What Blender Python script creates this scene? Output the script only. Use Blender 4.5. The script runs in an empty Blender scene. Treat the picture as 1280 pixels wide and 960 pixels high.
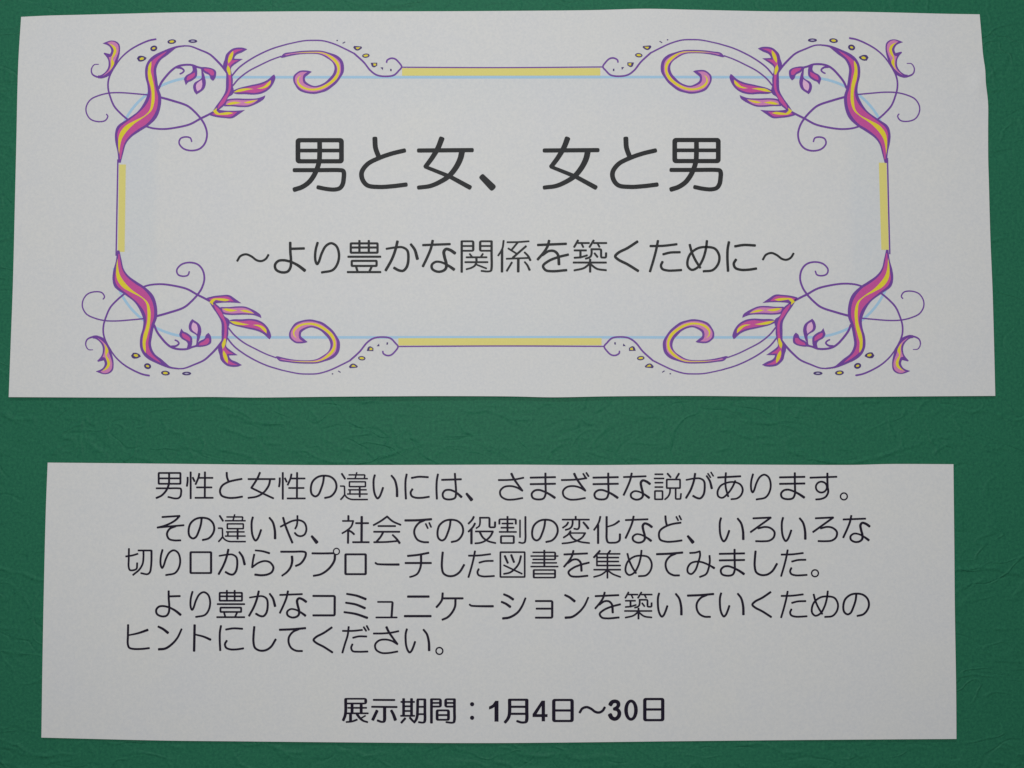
import bpy, math, random
import numpy as np
from mathutils import Vector, Matrix
from mathutils.geometry import tessellate_polygon

S = bpy.context.scene
COL = S.collection
R = math.radians

# ------------------------------------------------------------------ camera
PX = 0.00035                      # one photo pixel on the board, metres
F = 1280 * 35 / 36
D = F * PX
TILT, YAW = R(3.3), R(-0.3)       # seen from slightly below and right
fw = Vector((math.sin(YAW) * math.cos(TILT), math.cos(YAW) * math.cos(TILT), math.sin(TILT)))
rt = fw.cross(Vector((0, 0, 1))).normalized()
up = rt.cross(fw).normalized()
eye = -D * fw
cd = bpy.data.cameras.new('camera')
cd.lens = 35; cd.sensor_width = 36; cd.clip_start = 0.01; cd.clip_end = 50
cam = bpy.data.objects.new('camera', cd); COL.objects.link(cam)
cam.matrix_world = Matrix(((rt.x, up.x, -fw.x, eye.x), (rt.y, up.y, -fw.y, eye.y), (rt.z, up.z, -fw.z, eye.z), (0, 0, 0, 1)))
S.camera = cam

# ------------------------------------------------------------------ light
WS = 0.14
W = bpy.data.worlds.new('World'); S.world = W; W.use_nodes = True
bg = W.node_tree.nodes['Background']
bg.inputs['Color'].default_value = (0.93, 0.97, 1.0, 1); bg.inputs['Strength'].default_value = WS

def area(name, loc, aim, size, power, col):
    l = bpy.data.lights.new(name, 'AREA'); l.shape = 'RECTANGLE'; l.size, l.size_y = size
    l.energy = power; l.color = col
    o = bpy.data.objects.new(name, l); COL.objects.link(o); o.location = loc
    o.rotation_euler = (Vector(aim) - Vector(loc)).to_track_quat('-Z', 'Y').to_euler()
    return o
area('front_fill_lamp', (-0.03, -0.56, 0.08), (0.0, 0, 0.06), (0.36, 0.30), 1.42, (1.0, 0.985, 0.965))  # added lamp close in front of the board, sets the falloff across the sheets
area('overhead_fill_lamp', (-0.20, -0.62, 0.95), (0.0, 0, 0.0), (0.12, 0.06), 2.7, (0.97, 0.985, 1.0))  # small lamp added high above, for directional edge shadows and crease relief
S.view_settings.view_transform = 'Standard'; S.view_settings.look = 'None'
S.view_settings.exposure = 0.08; S.view_settings.gamma = 1

# ------------------------------------------------------------------ plane geometry
def P(u, v):
    """photo pixel -> (x, z) on the board's plane y = 0"""
    d = fw * F + rt * (u - 640) + up * (480 - v)
    t = -eye.y / d.y
    return (eye.x + d.x * t, eye.z + d.z * t)

def g(x, c, s): return math.exp(-((x - c) / s) ** 2)

def h_title(x, z):
    """front face of the title sheet: distance proud of the board (m)"""
    u, v = x / PX + 640, 480 - z / PX
    h = 0.70 + 0.12 * math.sin(u / 103 + v / 260) + 0.07 * math.sin(u / 61 - v / 90 + 1.3) + 0.06 * math.sin(v / 75 + u / 400)
    e = max(0.0, min(1.0, (v - 440) / 60))
    h += e * e * (0.05 + 0.65 * g(u, 500, 110) + 0.55 * g(u, 900, 100) + 0.3 * g(u, 700, 60))
    e = max(0.0, min(1.0, (60 - v) / 50))
    h += e * e * (0.35 * g(u, 860, 80) + 0.3 * g(u, 380, 90))
    h += 0.6 * math.exp(-((u - 1231) / 8) ** 2 - ((v - 100) / 13) ** 2)
    return h * 0.001

def h_text(x, z):
    u, v = x / PX + 640, 480 - z / PX
    h = 0.68 + 0.11 * math.sin(u / 120 - v / 200 + 2) + 0.06 * math.sin(u / 70 + v / 85) + 0.06 * math.sin(v / 60)
    e = max(0.0, min(1.0, (v - 860) / 60))
    h += e * e * (0.18 * g(u, 500, 200))
    return h * 0.001

# ------------------------------------------------------------------ materials
def lin(c):
    return tuple(((v / 255) / 12.92 if v / 255 <= 0.04045 else ((v / 255 + 0.055) / 1.055) ** 2.4) for v in c)

def mat(name, rough=0.6, spec=0.3):
    m = bpy.data.materials.new(name); m.use_nodes = True
    nt = m.node_tree; b = nt.nodes['Principled BSDF']
    b.inputs['Roughness'].default_value = rough
    b.inputs['Specular IOR Level'].default_value = spec
    return m, nt, b

def N(nt, t, **kw):
    n = nt.nodes.new(t)
    for k, v in kw.items():
        if k.startswith('i_'):
            n.inputs[k[2:].replace('_', ' ')].default_value = v
        else: setattr(n, k, v)
    return n

def ink(name, c, var=0.12, rough=0.55, spec=0.25):
    m, nt, b = mat(name, rough, spec)
    tc = N(nt, 'ShaderNodeTexCoord')
    no = N(nt, 'ShaderNodeTexNoise', i_Scale=1400.0, i_Detail=3.0)
    nt.links.new(tc.outputs['Object'], no.inputs['Vector'])
    mx = N(nt, 'ShaderNodeMix', data_type='RGBA')
    c0 = tuple(v * (1 - var) for v in c) + (1,); c1 = tuple(min(1, v * (1 + var)) for v in c) + (1,)
    mx.inputs['A'].default_value = c0; mx.inputs['B'].default_value = c1
    nt.links.new(no.outputs['Fac'], mx.inputs['Factor'])
    nt.links.new(mx.outputs['Result'], b.inputs['Base Color'])
    return m

K = 1.0
def pc(r, g_, b_):            # ink colour: photo colour with the paper (about 190) taken as white paper 0.8
    l = lin((r, g_, b_)); w = lin((190, 190, 190))[0]
    return tuple(min(0.9, v / w * 0.80) for v in l)
M = {
    'grey_black': ink('charcoal_ink', pc(36, 37, 39), 0.2),
    'black': ink('black_ink', pc(17, 9, 30), 0.25),
    'purple': ink('purple_ink', pc(101, 62, 139)),
    'magenta': ink('magenta_ink', pc(176, 74, 138)),
    'pink': ink('pink_ink', pc(186, 118, 162)),
    'palepink': ink('pale_pink_ink', pc(212, 160, 190)),
    'yellow': ink('yellow_ink', pc(202, 186, 50)),
    'paleyellow': ink('pale_yellow_ink', pc(197, 188, 112), 0.06),
    'greylilac': ink('grey_lilac_ink', pc(160, 155, 178)),
    'navy': ink('navy_ink', pc(66, 50, 102)),
    'blue': ink('pale_blue_ink', pc(147, 178, 205), 0.06),
}

def paper_mat(name, tint):
    m, nt, b = mat(name, 0.75, 0.2)
    L = nt.links.new
    tc = N(nt, 'ShaderNodeTexCoord')
    n1 = N(nt, 'ShaderNodeTexNoise', i_Scale=900.0, i_Detail=4.0, i_Roughness=0.65); L(tc.outputs['Object'], n1.inputs['Vector'])
    n2 = N(nt, 'ShaderNodeTexNoise', i_Scale=35.0, i_Detail=2.0); L(tc.outputs['Object'], n2.inputs['Vector'])
    cr = N(nt, 'ShaderNodeValToRGB'); L(n1.outputs['Fac'], cr.inputs['Fac'])
    cr.color_ramp.elements[0].position = 0.3; cr.color_ramp.elements[0].color = (0.765, 0.775, 0.79, 1)
    cr.color_ramp.elements[1].position = 0.7; cr.color_ramp.elements[1].color = (0.845, 0.84, 0.83, 1)
    c2 = N(nt, 'ShaderNodeValToRGB'); L(n2.outputs['Fac'], c2.inputs['Fac'])
    c2.color_ramp.elements[0].position = 0.3; c2.color_ramp.elements[0].color = (0.98, 0.985, 0.995, 1)
    c2.color_ramp.elements[1].position = 0.7; c2.color_ramp.elements[1].color = (1.0, 1.0, 0.985, 1)
    mx = N(nt, 'ShaderNodeMix', data_type='RGBA', blend_type='MULTIPLY'); mx.inputs['Factor'].default_value = 1
    L(cr.outputs['Color'], mx.inputs['A']); L(c2.outputs['Color'], mx.inputs['B'])
    out = mx.outputs['Result']
    if tint:                   # the pale blue printed panel inside the blue outline, fading out to its middle
        sx = N(nt, 'ShaderNodeSeparateXYZ'); L(tc.outputs['Object'], sx.inputs[0])
        def M_(op, a, b_=None, c_=None):
            n = N(nt, 'ShaderNodeMath', operation=op)
            for i, v in enumerate((a, b_, c_)):
                if v is None: continue
                if isinstance(v, (int, float)): n.inputs[i].default_value = v
                else: L(v, n.inputs[i])
            return n.outputs[0]
        x0, z1 = P(154, 99); x1, _ = P(1105, 99); _, z0 = P(154, 420)
        ox_, _, oz_ = parent_off(title_sheet); x0 -= ox_; x1 -= ox_; z0 -= oz_; z1 -= oz_   # object space of the sheet
        cx, cz, hx, hz = (x0 + x1) / 2, (z0 + z1) / 2, (x1 - x0) / 2, (z1 - z0) / 2
        ax = M_('ABSOLUTE', M_('SUBTRACT', sx.outputs['X'], cx)); az = M_('ABSOLUTE', M_('SUBTRACT', sx.outputs['Z'], cz))
        rr = 0.034
        qx = M_('MAXIMUM', M_('SUBTRACT', ax, hx - rr), 0.0); qz = M_('MAXIMUM', M_('SUBTRACT', az, hz - rr), 0.0)
        dist = M_('SUBTRACT', M_('SQRT', M_('ADD', M_('MULTIPLY', qx, qx), M_('MULTIPLY', qz, qz))), rr)
        inside = M_('LESS_THAN', dist, 0.0)
        # darker near the two short ends, fading over 2.5 cm, faint along the long edges
        ex = N(nt, 'ShaderNodeMapRange', interpolation_type='SMOOTHSTEP'); L(ax, ex.inputs['Value'])
        ex.inputs['From Min'].default_value = hx - 0.0185; ex.inputs['From Max'].default_value = hx - 0.0135
        ez = N(nt, 'ShaderNodeMapRange', interpolation_type='SMOOTHSTEP'); L(az, ez.inputs['Value'])
        ez.inputs['From Min'].default_value = hz - 0.022; ez.inputs['From Max'].default_value = hz
        f = M_('MULTIPLY', inside, M_('MINIMUM', M_('MAXIMUM', M_('MULTIPLY', ex.outputs[0], 0.19), M_('MULTIPLY', ez.outputs[0], 0.12)), 1.0))
        m2 = N(nt, 'ShaderNodeMix', data_type='RGBA', blend_type='MULTIPLY'); L(f, m2.inputs['Factor'])
        L(out, m2.inputs['A']); m2.inputs['B'].default_value = (0.80, 0.90, 1.0, 1)
        out = m2.outputs['Result']
    L(out, b.inputs['Base Color'])
    bp = N(nt, 'ShaderNodeBump', i_Strength=0.25, i_Distance=0.00008); L(n1.outputs['Fac'], bp.inputs['Height'])
    L(bp.outputs['Normal'], b.inputs['Normal'])
    return m

def board_mat():
    m, nt, b = mat('embossed_green_card', 0.58, 0.19)
    L = nt.links.new
    tc = N(nt, 'ShaderNodeTexCoord')
    mp = N(nt, 'ShaderNodeMapping'); L(tc.outputs['Object'], mp.inputs['Vector'])
    mp.inputs['Rotation'].default_value = (0, R(-20), 0)
    mp.inputs['Scale'].default_value = (0.75, 1, 1.25)
    wn = N(nt, 'ShaderNodeTexNoise', i_Scale=22.0, i_Detail=2.0); L(mp.outputs['Vector'], wn.inputs['Vector'])
    vm = N(nt, 'ShaderNodeVectorMath', operation='SCALE'); L(wn.outputs['Color'], vm.inputs[0]); vm.inputs['Scale'].default_value = 0.045
    va = N(nt, 'ShaderNodeVectorMath', operation='ADD'); L(mp.outputs['Vector'], va.inputs[0]); L(vm.outputs[0], va.inputs[1])
    def ridge(scale, thr, seed):
        a = N(nt, 'ShaderNodeVectorMath', operation='ADD'); L(va.outputs[0], a.inputs[0]); a.inputs[1].default_value = (seed, seed * 2, seed * 3)
        n = N(nt, 'ShaderNodeTexNoise', i_Scale=scale, i_Detail=1.0); L(a.outputs[0], n.inputs['Vector'])
        s = N(nt, 'ShaderNodeMath', operation='SUBTRACT'); L(n.outputs['Fac'], s.inputs[0]); s.inputs[1].default_value = 0.5
        ab = N(nt, 'ShaderNodeMath', operation='ABSOLUTE'); L(s.outputs[0], ab.inputs[0])
        mr = N(nt, 'ShaderNodeMapRange', interpolation_type='SMOOTHSTEP'); L(ab.outputs[0], mr.inputs['Value'])
        mr.inputs['From Min'].default_value = 0.0; mr.inputs['From Max'].default_value = thr
        mr.inputs['To Min'].default_value = 1; mr.inputs['To Max'].default_value = 0
        k = N(nt, 'ShaderNodeTexNoise', i_Scale=scale * 0.9, i_Detail=1.0)
        a2 = N(nt, 'ShaderNodeVectorMath', operation='ADD'); L(mp.outputs['Vector'], a2.inputs[0]); a2.inputs[1].default_value = (seed * 5, 1, seed)
        L(a2.outputs[0], k.inputs['Vector'])
        kr = N(nt, 'ShaderNodeMapRange'); L(k.outputs['Fac'], kr.inputs['Value'])
        kr.inputs['From Min'].default_value = 0.48; kr.inputs['From Max'].default_value = 0.62
        mu = N(nt, 'ShaderNodeMath', operation='MULTIPLY'); L(mr.outputs[0], mu.inputs[0]); L(kr.outputs[0], mu.inputs[1])
        return mu.outputs[0]
    r1, r2, r3 = ridge(38, 0.030, 0.7), ridge(75, 0.05, 3.1), ridge(60, 0.04, 7.7)
    fine = N(nt, 'ShaderNodeTexNoise', i_Scale=1000.0, i_Detail=3.0, i_Roughness=0.7); L(tc.outputs['Object'], fine.inputs['Vector'])
    soft = N(nt, 'ShaderNodeTexNoise', i_Scale=90.0, i_Detail=3.0); L(tc.outputs['Object'], soft.inputs['Vector'])
    def add(a, b_, w):
        n = N(nt, 'ShaderNodeMath', operation='MULTIPLY_ADD'); L(b_, n.inputs[0]); n.inputs[1].default_value = w; L(a, n.inputs[2]); return n.outputs[0]
    hgt = add(add(add(add(soft.outputs['Fac'], r1, 0.75), r2, 0.65), r3, -0.65), fine.outputs['Fac'], 0.5)
    bp = N(nt, 'ShaderNodeBump', i_Strength=0.9, i_Distance=0.0003); L(hgt, bp.inputs['Height'])
    L(bp.outputs['Normal'], b.inputs['Normal'])
    big = N(nt, 'ShaderNodeTexNoise', i_Scale=800.0, i_Detail=3.0, i_Roughness=0.7); L(tc.outputs['Object'], big.inputs['Vector'])
    cr = N(nt, 'ShaderNodeValToRGB'); L(big.outputs['Fac'], cr.inputs['Fac'])
    cr.color_ramp.elements[0].position = 0.3; cr.color_ramp.elements[0].color = BG0
    cr.color_ramp.elements[1].position = 0.7; cr.color_ramp.elements[1].color = BG1
    L(cr.outputs['Color'], b.inputs['Base Color'])
    return m
BG0 = (0.013, 0.135, 0.078, 1); BG1 = (0.027, 0.205, 0.106, 1)

# ------------------------------------------------------------------ object helpers
def empty(name, loc):
    o = bpy.data.objects.new(name, None); COL.objects.link(o); o.location = loc; o.empty_display_size = 0.02
    return o

def link(name, vs, fs, m, parent=None, smooth=False):
    me = bpy.data.meshes.new(name)
    off = parent_off(parent)
    me.from_pydata([(a - off[0], b - off[1], c - off[2]) for a, b, c in vs], [], fs)
    me.materials.append(m)
    if smooth: me.shade_smooth()
    o = bpy.data.objects.new(name, me); COL.objects.link(o)
    if parent is not None: o.parent = parent
    return o
def parent_off(p):
    x = y = z = 0
    while p is not None:
        x += p.location.x; y += p.location.y; z += p.location.z; p = p.parent
    return (x, y, z)

# ------------------------------------------------------------------ the board


# ------------------------------------------------------------------ paper sheets
def along(pts, t):
    """interpolate a traced edge by the fraction of its length"""
    d = [0]
    for a, b in zip(pts, pts[1:]): d.append(d[-1] + math.dist(a, b))
    s = t * d[-1]
    for i in range(len(pts) - 1):
        if s <= d[i + 1] or i == len(pts) - 2:
            k = (s - d[i]) / (d[i + 1] - d[i])
            return (pts[i][0] + (pts[i + 1][0] - pts[i][0]) * k, pts[i][1] + (pts[i + 1][1] - pts[i][1]) * k)

def smooth_edge(p):
    return cat(p, 6)

def cat(pts, step):
    """centripetal Catmull-Rom through pts, sampled about every `step`"""
    if len(pts) == 2:
        n = max(1, int(math.ceil(math.dist(*pts) / step)))
        return [(pts[0][0] + (pts[1][0] - pts[0][0]) * i / n, pts[0][1] + (pts[1][1] - pts[0][1]) * i / n) for i in range(n + 1)]
    e0 = (2 * pts[0][0] - pts[1][0], 2 * pts[0][1] - pts[1][1]); e1 = (2 * pts[-1][0] - pts[-2][0], 2 * pts[-1][1] - pts[-2][1])
    q = [e0] + list(pts) + [e1]; out = [pts[0]]
    for i in range(1, len(q) - 2):
        p0, p1, p2, p3 = q[i - 1], q[i], q[i + 1], q[i + 2]
        t0 = 0; t1 = t0 + max(1e-4, math.dist(p0, p1)) ** .5; t2 = t1 + max(1e-4, math.dist(p1, p2)) ** .5; t3 = t2 + max(1e-4, math.dist(p2, p3)) ** .5
        n = max(2, int(math.ceil(math.dist(p1, p2) / step)))
        for k in range(1, n + 1):
            t = t1 + (t2 - t1) * k / n; r = []
            for a in (0, 1):
                A1 = (t1 - t) / (t1 - t0) * p0[a] + (t - t0) / (t1 - t0) * p1[a]
                A2 = (t2 - t) / (t2 - t1) * p1[a] + (t - t1) / (t2 - t1) * p2[a]
                A3 = (t3 - t) / (t3 - t2) * p2[a] + (t - t2) / (t3 - t2) * p3[a]
                B1 = (t2 - t) / (t2 - t0) * A1 + (t - t0) / (t2 - t0) * A2
                B2 = (t3 - t) / (t3 - t1) * A2 + (t - t1) / (t3 - t1) * A3
                r.append((t2 - t) / (t2 - t1) * B1 + (t - t1) / (t2 - t1) * B2)
            out.append(tuple(r))
    return out

def sheet(name, top, right, bottom, left, hf, m, parent, nu, nv):
    T, Rr, B, Lf = [smooth_edge(e) for e in (top, right, bottom, left)]
    c00, c10, c01, c11 = T[0], T[-1], B[0], B[-1]
    vs = []; idx = {}
    for layer in (0, 1):
        for j in range(nv + 1):
            for i in range(nu + 1):
                s, t = i / nu, j / nv
                a, b, l, r = along_c(T, s), along_c(B, s), along_c(Lf, t), along_c(Rr, t)
                pt = []
                for k in (0, 1):
                    pt.append((1 - t) * a[k] + t * b[k] + (1 - s) * l[k] + s * r[k]
                              - ((1 - s) * (1 - t) * c00[k] + s * (1 - t) * c10[k] + (1 - s) * t * c01[k] + s * t * c11[k]))
                x, z = P(*pt)
                idx[layer, i, j] = len(vs)
                vs.append((x, -hf(x, z) + layer * 0.0001, z))
    fs = []
    for j in range(nv):
        for i in range(nu):
            fs.append((idx[0, i, j], idx[0, i, j + 1], idx[0, i + 1, j + 1], idx[0, i + 1, j]))
            fs.append((idx[1, i, j], idx[1, i + 1, j], idx[1, i + 1, j + 1], idx[1, i, j + 1]))
    for i in range(nu):
        fs.append((idx[0, i, 0], idx[0, i + 1, 0], idx[1, i + 1, 0], idx[1, i, 0]))
        fs.append((idx[0, i + 1, nv], idx[0, i, nv], idx[1, i, nv], idx[1, i + 1, nv]))
    for j in range(nv):
        fs.append((idx[0, 0, j + 1], idx[0, 0, j], idx[1, 0, j], idx[1, 0, j + 1]))
        fs.append((idx[0, nu, j], idx[0, nu, j + 1], idx[1, nu, j + 1], idx[1, nu, j]))
    o = link(name, vs, fs, m, parent)
    o.data.shade_smooth()
    try: o.data.set_sharp_from_angle(angle=R(40))
    except Exception: pass
    return o
_cache = {}
def along_c(p, t):
    k = (id(p), round(t, 6))
    if k not in _cache: _cache[k] = along(p, t)
    return _cache[k]

def pairs(s):
    n = [float(v) for v in s.split()]
    return list(zip(n[0::2], n[1::2]))

CREASES = [
    (240, '150 62 200 88 260 112 330 135 380 165 430 200 500 208 600 200 690 190', 1.0), (240, '230 140 310 160 370 190 430 205', .9),
    (240, '200 240 280 262 360 290 420 305', 1.0), (240, '440 290 560 295', .7), (240, '480 335 560 345 620 350', .8),
    (240, '530 365 600 380 680 390 760 395 820 425 880 455 960 465 1060 470 1130 465 1200 445 1280 430 1360 400 1440 375 1520 350 1610 320', 1.0),
    (240, '190 385 280 375', .7), (240, '1120 72 1200 62 1280 65', .9), (240, '440 330 480 380 510 440', .5), (240, '590 60 600 150 620 250', .5),
    (240, '700 180 740 130 790 120 830 170 850 220', .6), (240, '850 290 930 340 1000 370 1100 400', .6), (240, '690 400 740 420 800 440', .6),
    (480, '340 415 400 375 450 345', .9), (480, '470 95 560 130 680 125 760 140 830 180 900 215 980 240', .8),
    (480, '480 110 500 200 560 270 620 300 680 345 740 370 820 390', .8), (480, '80 140 170 155', .8), (480, '200 160 250 120 290 60', .6),
    (480, '60 80 55 200 90 330', .6), (480, '560 310 640 340 700 380 800 420 850 450', .6), (480, '1080 440 1130 390 1200 330', .7),
    (480, '1190 170 1280 180', .7), (480, '830 120 900 125 1000 115', .5), (480, '1000 330 1100 380', .5), (480, '510 250 600 275', .6),
    (0, '80 175 160 187 230 178', .9), (0, '540 160 535 300 545 440', .7), (0, '560 170 620 215 645 208', .8), (0, '330 420 400 370 450 342 500 345', .8),
    (0, '400 315 500 310', .6), (0, '640 130 700 110', .7), (0, '880 430 950 445 1050 470', .7), (0, '560 300 620 315', .6), (0, '20 140 60 150', .6),
    (0, '700 210 720 290 750 380', .4), (0, '10 360 90 380 150 410', .5), (480, '1040 60 1120 90 1180 150', .5)]

def board_height(X, Z):
    """relief of the card pressed by a roller whose pattern repeats every 621 photo pixels"""
    H = np.zeros((len(Z), len(X)), dtype=np.float32)
    dx = X[1:] - X[:-1]
    rnd = random.Random(5)
    for ty in range(-2, 3):
        for tx in range(-1, 3):
            for ox, s_, am in CREASES:
                flipz = ty % 2
                pts = cat([(a / 5.333 + ox + 621 * tx + 170 * ty * (1 if ty else 0), (b / 5.333 if not flipz else 100 - b / 5.333) + 490 + 104 * 2 * ty) for a, b in pairs(s_)], 2.0)
                n = len(pts)
                for k, (u, v) in enumerate(pts):
                    x, z = P(u + 0.5 * math.sin(k * .7), v + 0.5 * math.sin(k * .45 + 1))
                    if not (X[0] < x < X[-1] and Z[0] < z < Z[-1]): continue
                    t = k / max(1, n - 1); e = am * min(1, 5 * t + .1, 5 * (1 - t) + .1) * (0.75 + 0.25 * math.sin(k * .31 + ox))
                    i0, i1 = np.searchsorted(X, (x - .0016, x + .0016)); j0, j1 = np.searchsorted(Z, (z - .0016, z + .0016))
                    d2 = (X[None, i0:i1] - x) ** 2 + (Z[j0:j1, None] - z) ** 2
                    H[j0:j1, i0:i1] = np.maximum(H[j0:j1, i0:i1], e * np.exp(-d2 / (2 * .00046 ** 2)))
    return H * CREASE_H
CREASE_H = 0.00046

def build_board():
    x0, x1, z0, z1, t = -0.34, 0.34, -0.27, 0.27, 0.008
    X = np.concatenate([np.linspace(x0, -.236, 12), np.arange(-.2355, .236, .0005), np.linspace(.2365, x1, 12)])
    Z = np.concatenate([np.linspace(z0, -.181, 10), np.arange(-.1805, .181, .0005), np.linspace(.1815, z1, 10)])
    H = board_height(X, Z)
    nx, nz = len(X), len(Z)
    co = np.zeros((nx * nz + 8, 3), dtype=np.float32)
    co[:nx * nz, 0] = np.tile(X, nz); co[:nx * nz, 2] = np.repeat(Z, nx); co[:nx * nz, 1] = -H.ravel()
    b0 = nx * nz
    co[b0:b0 + 4] = [(x0, 0, z0), (x1, 0, z0), (x1, 0, z1), (x0, 0, z1)]; co[b0 + 4:] = [(x0, t, z0), (x1, t, z0), (x1, t, z1), (x0, t, z1)]
    i, j = np.meshgrid(np.arange(nx - 1), np.arange(nz - 1)); a = (j * nx + i).ravel()
    q = np.stack([a, a + 1, a + nx + 1, a + nx], 1)
    side = [(b0 + k, b0 + 4 + k, b0 + 4 + (k + 1) % 4, b0 + (k + 1) % 4) for k in range(4)] + [(b0 + 7, b0 + 6, b0 + 5, b0 + 4)]
    q = np.concatenate([q, np.array(side)]).astype(np.int32)
    me = bpy.data.meshes.new('green_board')
    me.vertices.add(len(co)); me.vertices.foreach_set('co', co.ravel())
    me.loops.add(q.size); me.loops.foreach_set('vertex_index', q.ravel())
    me.polygons.add(len(q)); me.polygons.foreach_set('loop_start', np.arange(0, q.size, 4, dtype=np.int32))
    me.update(calc_edges=True); me.validate()
    sm = np.ones(len(q), dtype=bool); sm[-5:] = False
    me.polygons.foreach_set('use_smooth', sm)
    me.materials.append(board_mat())
    o = bpy.data.objects.new('green_board', me); COL.objects.link(o)
    o['kind'] = 'structure'
    o['label'] = 'green embossed card surface with fine creases behind both paper sheets'
    return o
board = build_board()

x, z = P(628, 496)
title_sheet = empty('title_sheet', (x, 0, z))
title_sheet['label'] = 'wide white title sheet with purple scroll frame, above the smaller text sheet'
title_sheet['category'] = 'paper sign'
x, z = P(624, 925)
text_sheet = empty('text_sheet', (x, 0, z))
text_sheet['label'] = 'plain white sheet with paragraphs of Japanese text, below the ornamented title sheet'
text_sheet['category'] = 'paper sign'

sheet('paper', pairs('27.5 22 60 20.5 100 19.5 160 18 220 16.5 360 15.5 500 15 640 14.4 740 13.8 805 12.4 860 13.5 960 15 1060 15.3 1120 16.5 1180 18 1223.7 18.7'),
      pairs('1223.7 18.7 1226 45 1228 70 1230.6 88 1231.2 105 1233 118 1234.2 130 1234.2 160 1234.3 200 1235 225 1237 300 1239.5 360 1241.5 430 1243 495'),
      pairs('12.2 496.5 130 497 200 497 260 496.3 320 497 420 496 500 495.5 550 495.3 640 495.7 690 496.8 760 495.6 860 495 960 495.8 1040 496.3 1150 495.6 1243 495'),
      pairs('27.5 22 24 80 21.5 180 20 240 17 360 14.5 430 12.2 496.5'), h_title, paper_mat('title_paper', True), title_sheet, 244, 96)
sheet('paper', pairs('60.5 578.2 150 579 300 580.5 400 581.3 550 581 640 580.8 740 581.3 850 580.5 1000 581 1070 581 1110 580 1191 580.2'),
      pairs('1191 580.2 1192 680 1192.5 760 1194 860 1194.5 923'),
      pairs('52.5 921.5 200 925 300 926 450 927.3 600 928 700 927.5 850 926 1000 924.5 1120 923.5 1194.5 923'),
      pairs('60.5 578.2 58 640 55.5 740 54 820 52.5 921.5'), h_text, paper_mat('text_paper', False), text_sheet, 228, 70)

# ------------------------------------------------------------------ print: flat ink shapes that follow the paper
class Ink:
    """collects polygons and strokes given in photo pixels, laid on a sheet"""
    def __init__(s, hf, level, tf=None, flip=False):
        s.hf, s.level, s.tf, s.flip, s.v, s.f, s.k = hf, level, tf, flip, [], [], 0
    def _put(s, p):
        x, z = P(*p)
        if s.tf: x, z = s.tf(x, z)
        s.v.append((x, -s.hf(x, z) - s.level * 1e-5 - s.k * 2.5e-6, z)); return len(s.v) - 1
    def _face(s, f):
        s.f.append(tuple(reversed(f)) if s.flip else tuple(f))
    def strip(s, Lp, Rp):
        a = [s._put(p) for p in Lp]; b = [s._put(p) for p in Rp]
        for i in range(len(a) - 1): s._face((a[i], a[i + 1], b[i + 1], b[i]))
        return a, b
    def stroke(s, pts, w0, w1=None, ratio=1.0, ext=0.86, sq=2.8, step=1.5, taper=None):
        w1 = w0 if w1 is None else w1
        pts = [p for i, p in enumerate(pts) if i == 0 or math.dist(p, pts[i - 1]) > 1e-3]
        n = len(pts)
        d = [0]
        for i in range(n - 1): d.append(d[-1] + math.dist(pts[i], pts[i + 1]))
        Lp, Rp, dirs, hws = [], [], [], []
        for i in range(n):
            a, b = pts[max(0, i - 1)], pts[min(n - 1, i + 1)]
            tx, ty = b[0] - a[0], b[1] - a[1]; l = math.hypot(tx, ty) or 1; tx /= l; ty /= l
            nx, ny = -ty, tx
            w = w0 + (w1 - w0) * d[i] / (d[-1] or 1)
            hw = 0.5 * w * math.sqrt(nx * nx + (ratio * ny) ** 2)
            Lp.append((pts[i][0] + nx * hw, pts[i][1] + ny * hw)); Rp.append((pts[i][0] - nx * hw, pts[i][1] - ny * hw))
            dirs.append((tx, ty)); hws.append(hw)
        s.strip(Lp, Rp)
        for end in (0, -1):
            (tx, ty), hw, c = dirs[end], hws[end], pts[end]
            sg = -1 if end == 0 else 1
            nx, ny = -ty, tx; arc = []
            hl = 0.5 * (w0 if end == 0 else w1) * math.sqrt(tx * tx + (ratio * ty) ** 2)
            for k in range(13):
                t = math.pi * k / 12; co, si = math.cos(t), math.sin(t)
                co = math.copysign(abs(co) ** (2 / sq), co); si = abs(si) ** (2 / sq)
                arc.append((c[0] + nx * hw * co + sg * tx * hl * si * ext, c[1] + ny * hw * co + sg * ty * hl * si * ext))
            ids = [s._put(p) for p in arc]
            s._face(ids if sg < 0 else list(reversed(ids)))
        s.k += 1
    def ring(s, cx, cy, rx, ry, ix, iy, rot=0, n=40):
        c, si = math.cos(rot), math.sin(rot)
        o_, i_ = [], []
        for k in range(n + 1):
            t = 2 * math.pi * k / n
            for lst, a, b in ((o_, rx, ry), (i_, ix, iy)):
                X, Y = a * math.cos(t), b * math.sin(t)
                lst.append((cx + X * c - Y * si, cy + X * si + Y * c))
        s.strip(o_, i_); s.k += 1
    def poly(s, pts):
        a = 0.5 * sum(p[0] * q[1] - q[0] * p[1] for p, q in zip(pts, pts[1:] + pts[:1]))
        if a > 0: pts = pts[::-1]       # counter-clockwise as seen from the front
        tri = tessellate_polygon([[Vector((p[0], p[1], 0)) for p in pts]])
        ids = [s._put(p) for p in pts]
        for t in tri:
            q = [pts[i] for i in t]
            ar = (q[1][0] - q[0][0]) * (q[2][1] - q[0][1]) - (q[2][0] - q[0][0]) * (q[1][1] - q[0][1])
            t = t if ar < 0 else tuple(reversed(t))
            s._face([ids[i] for i in t])
        s.k += 1
    def build(s, name, m, parent):
        return link(name, s.v, s.f, M[m], parent)

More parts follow.
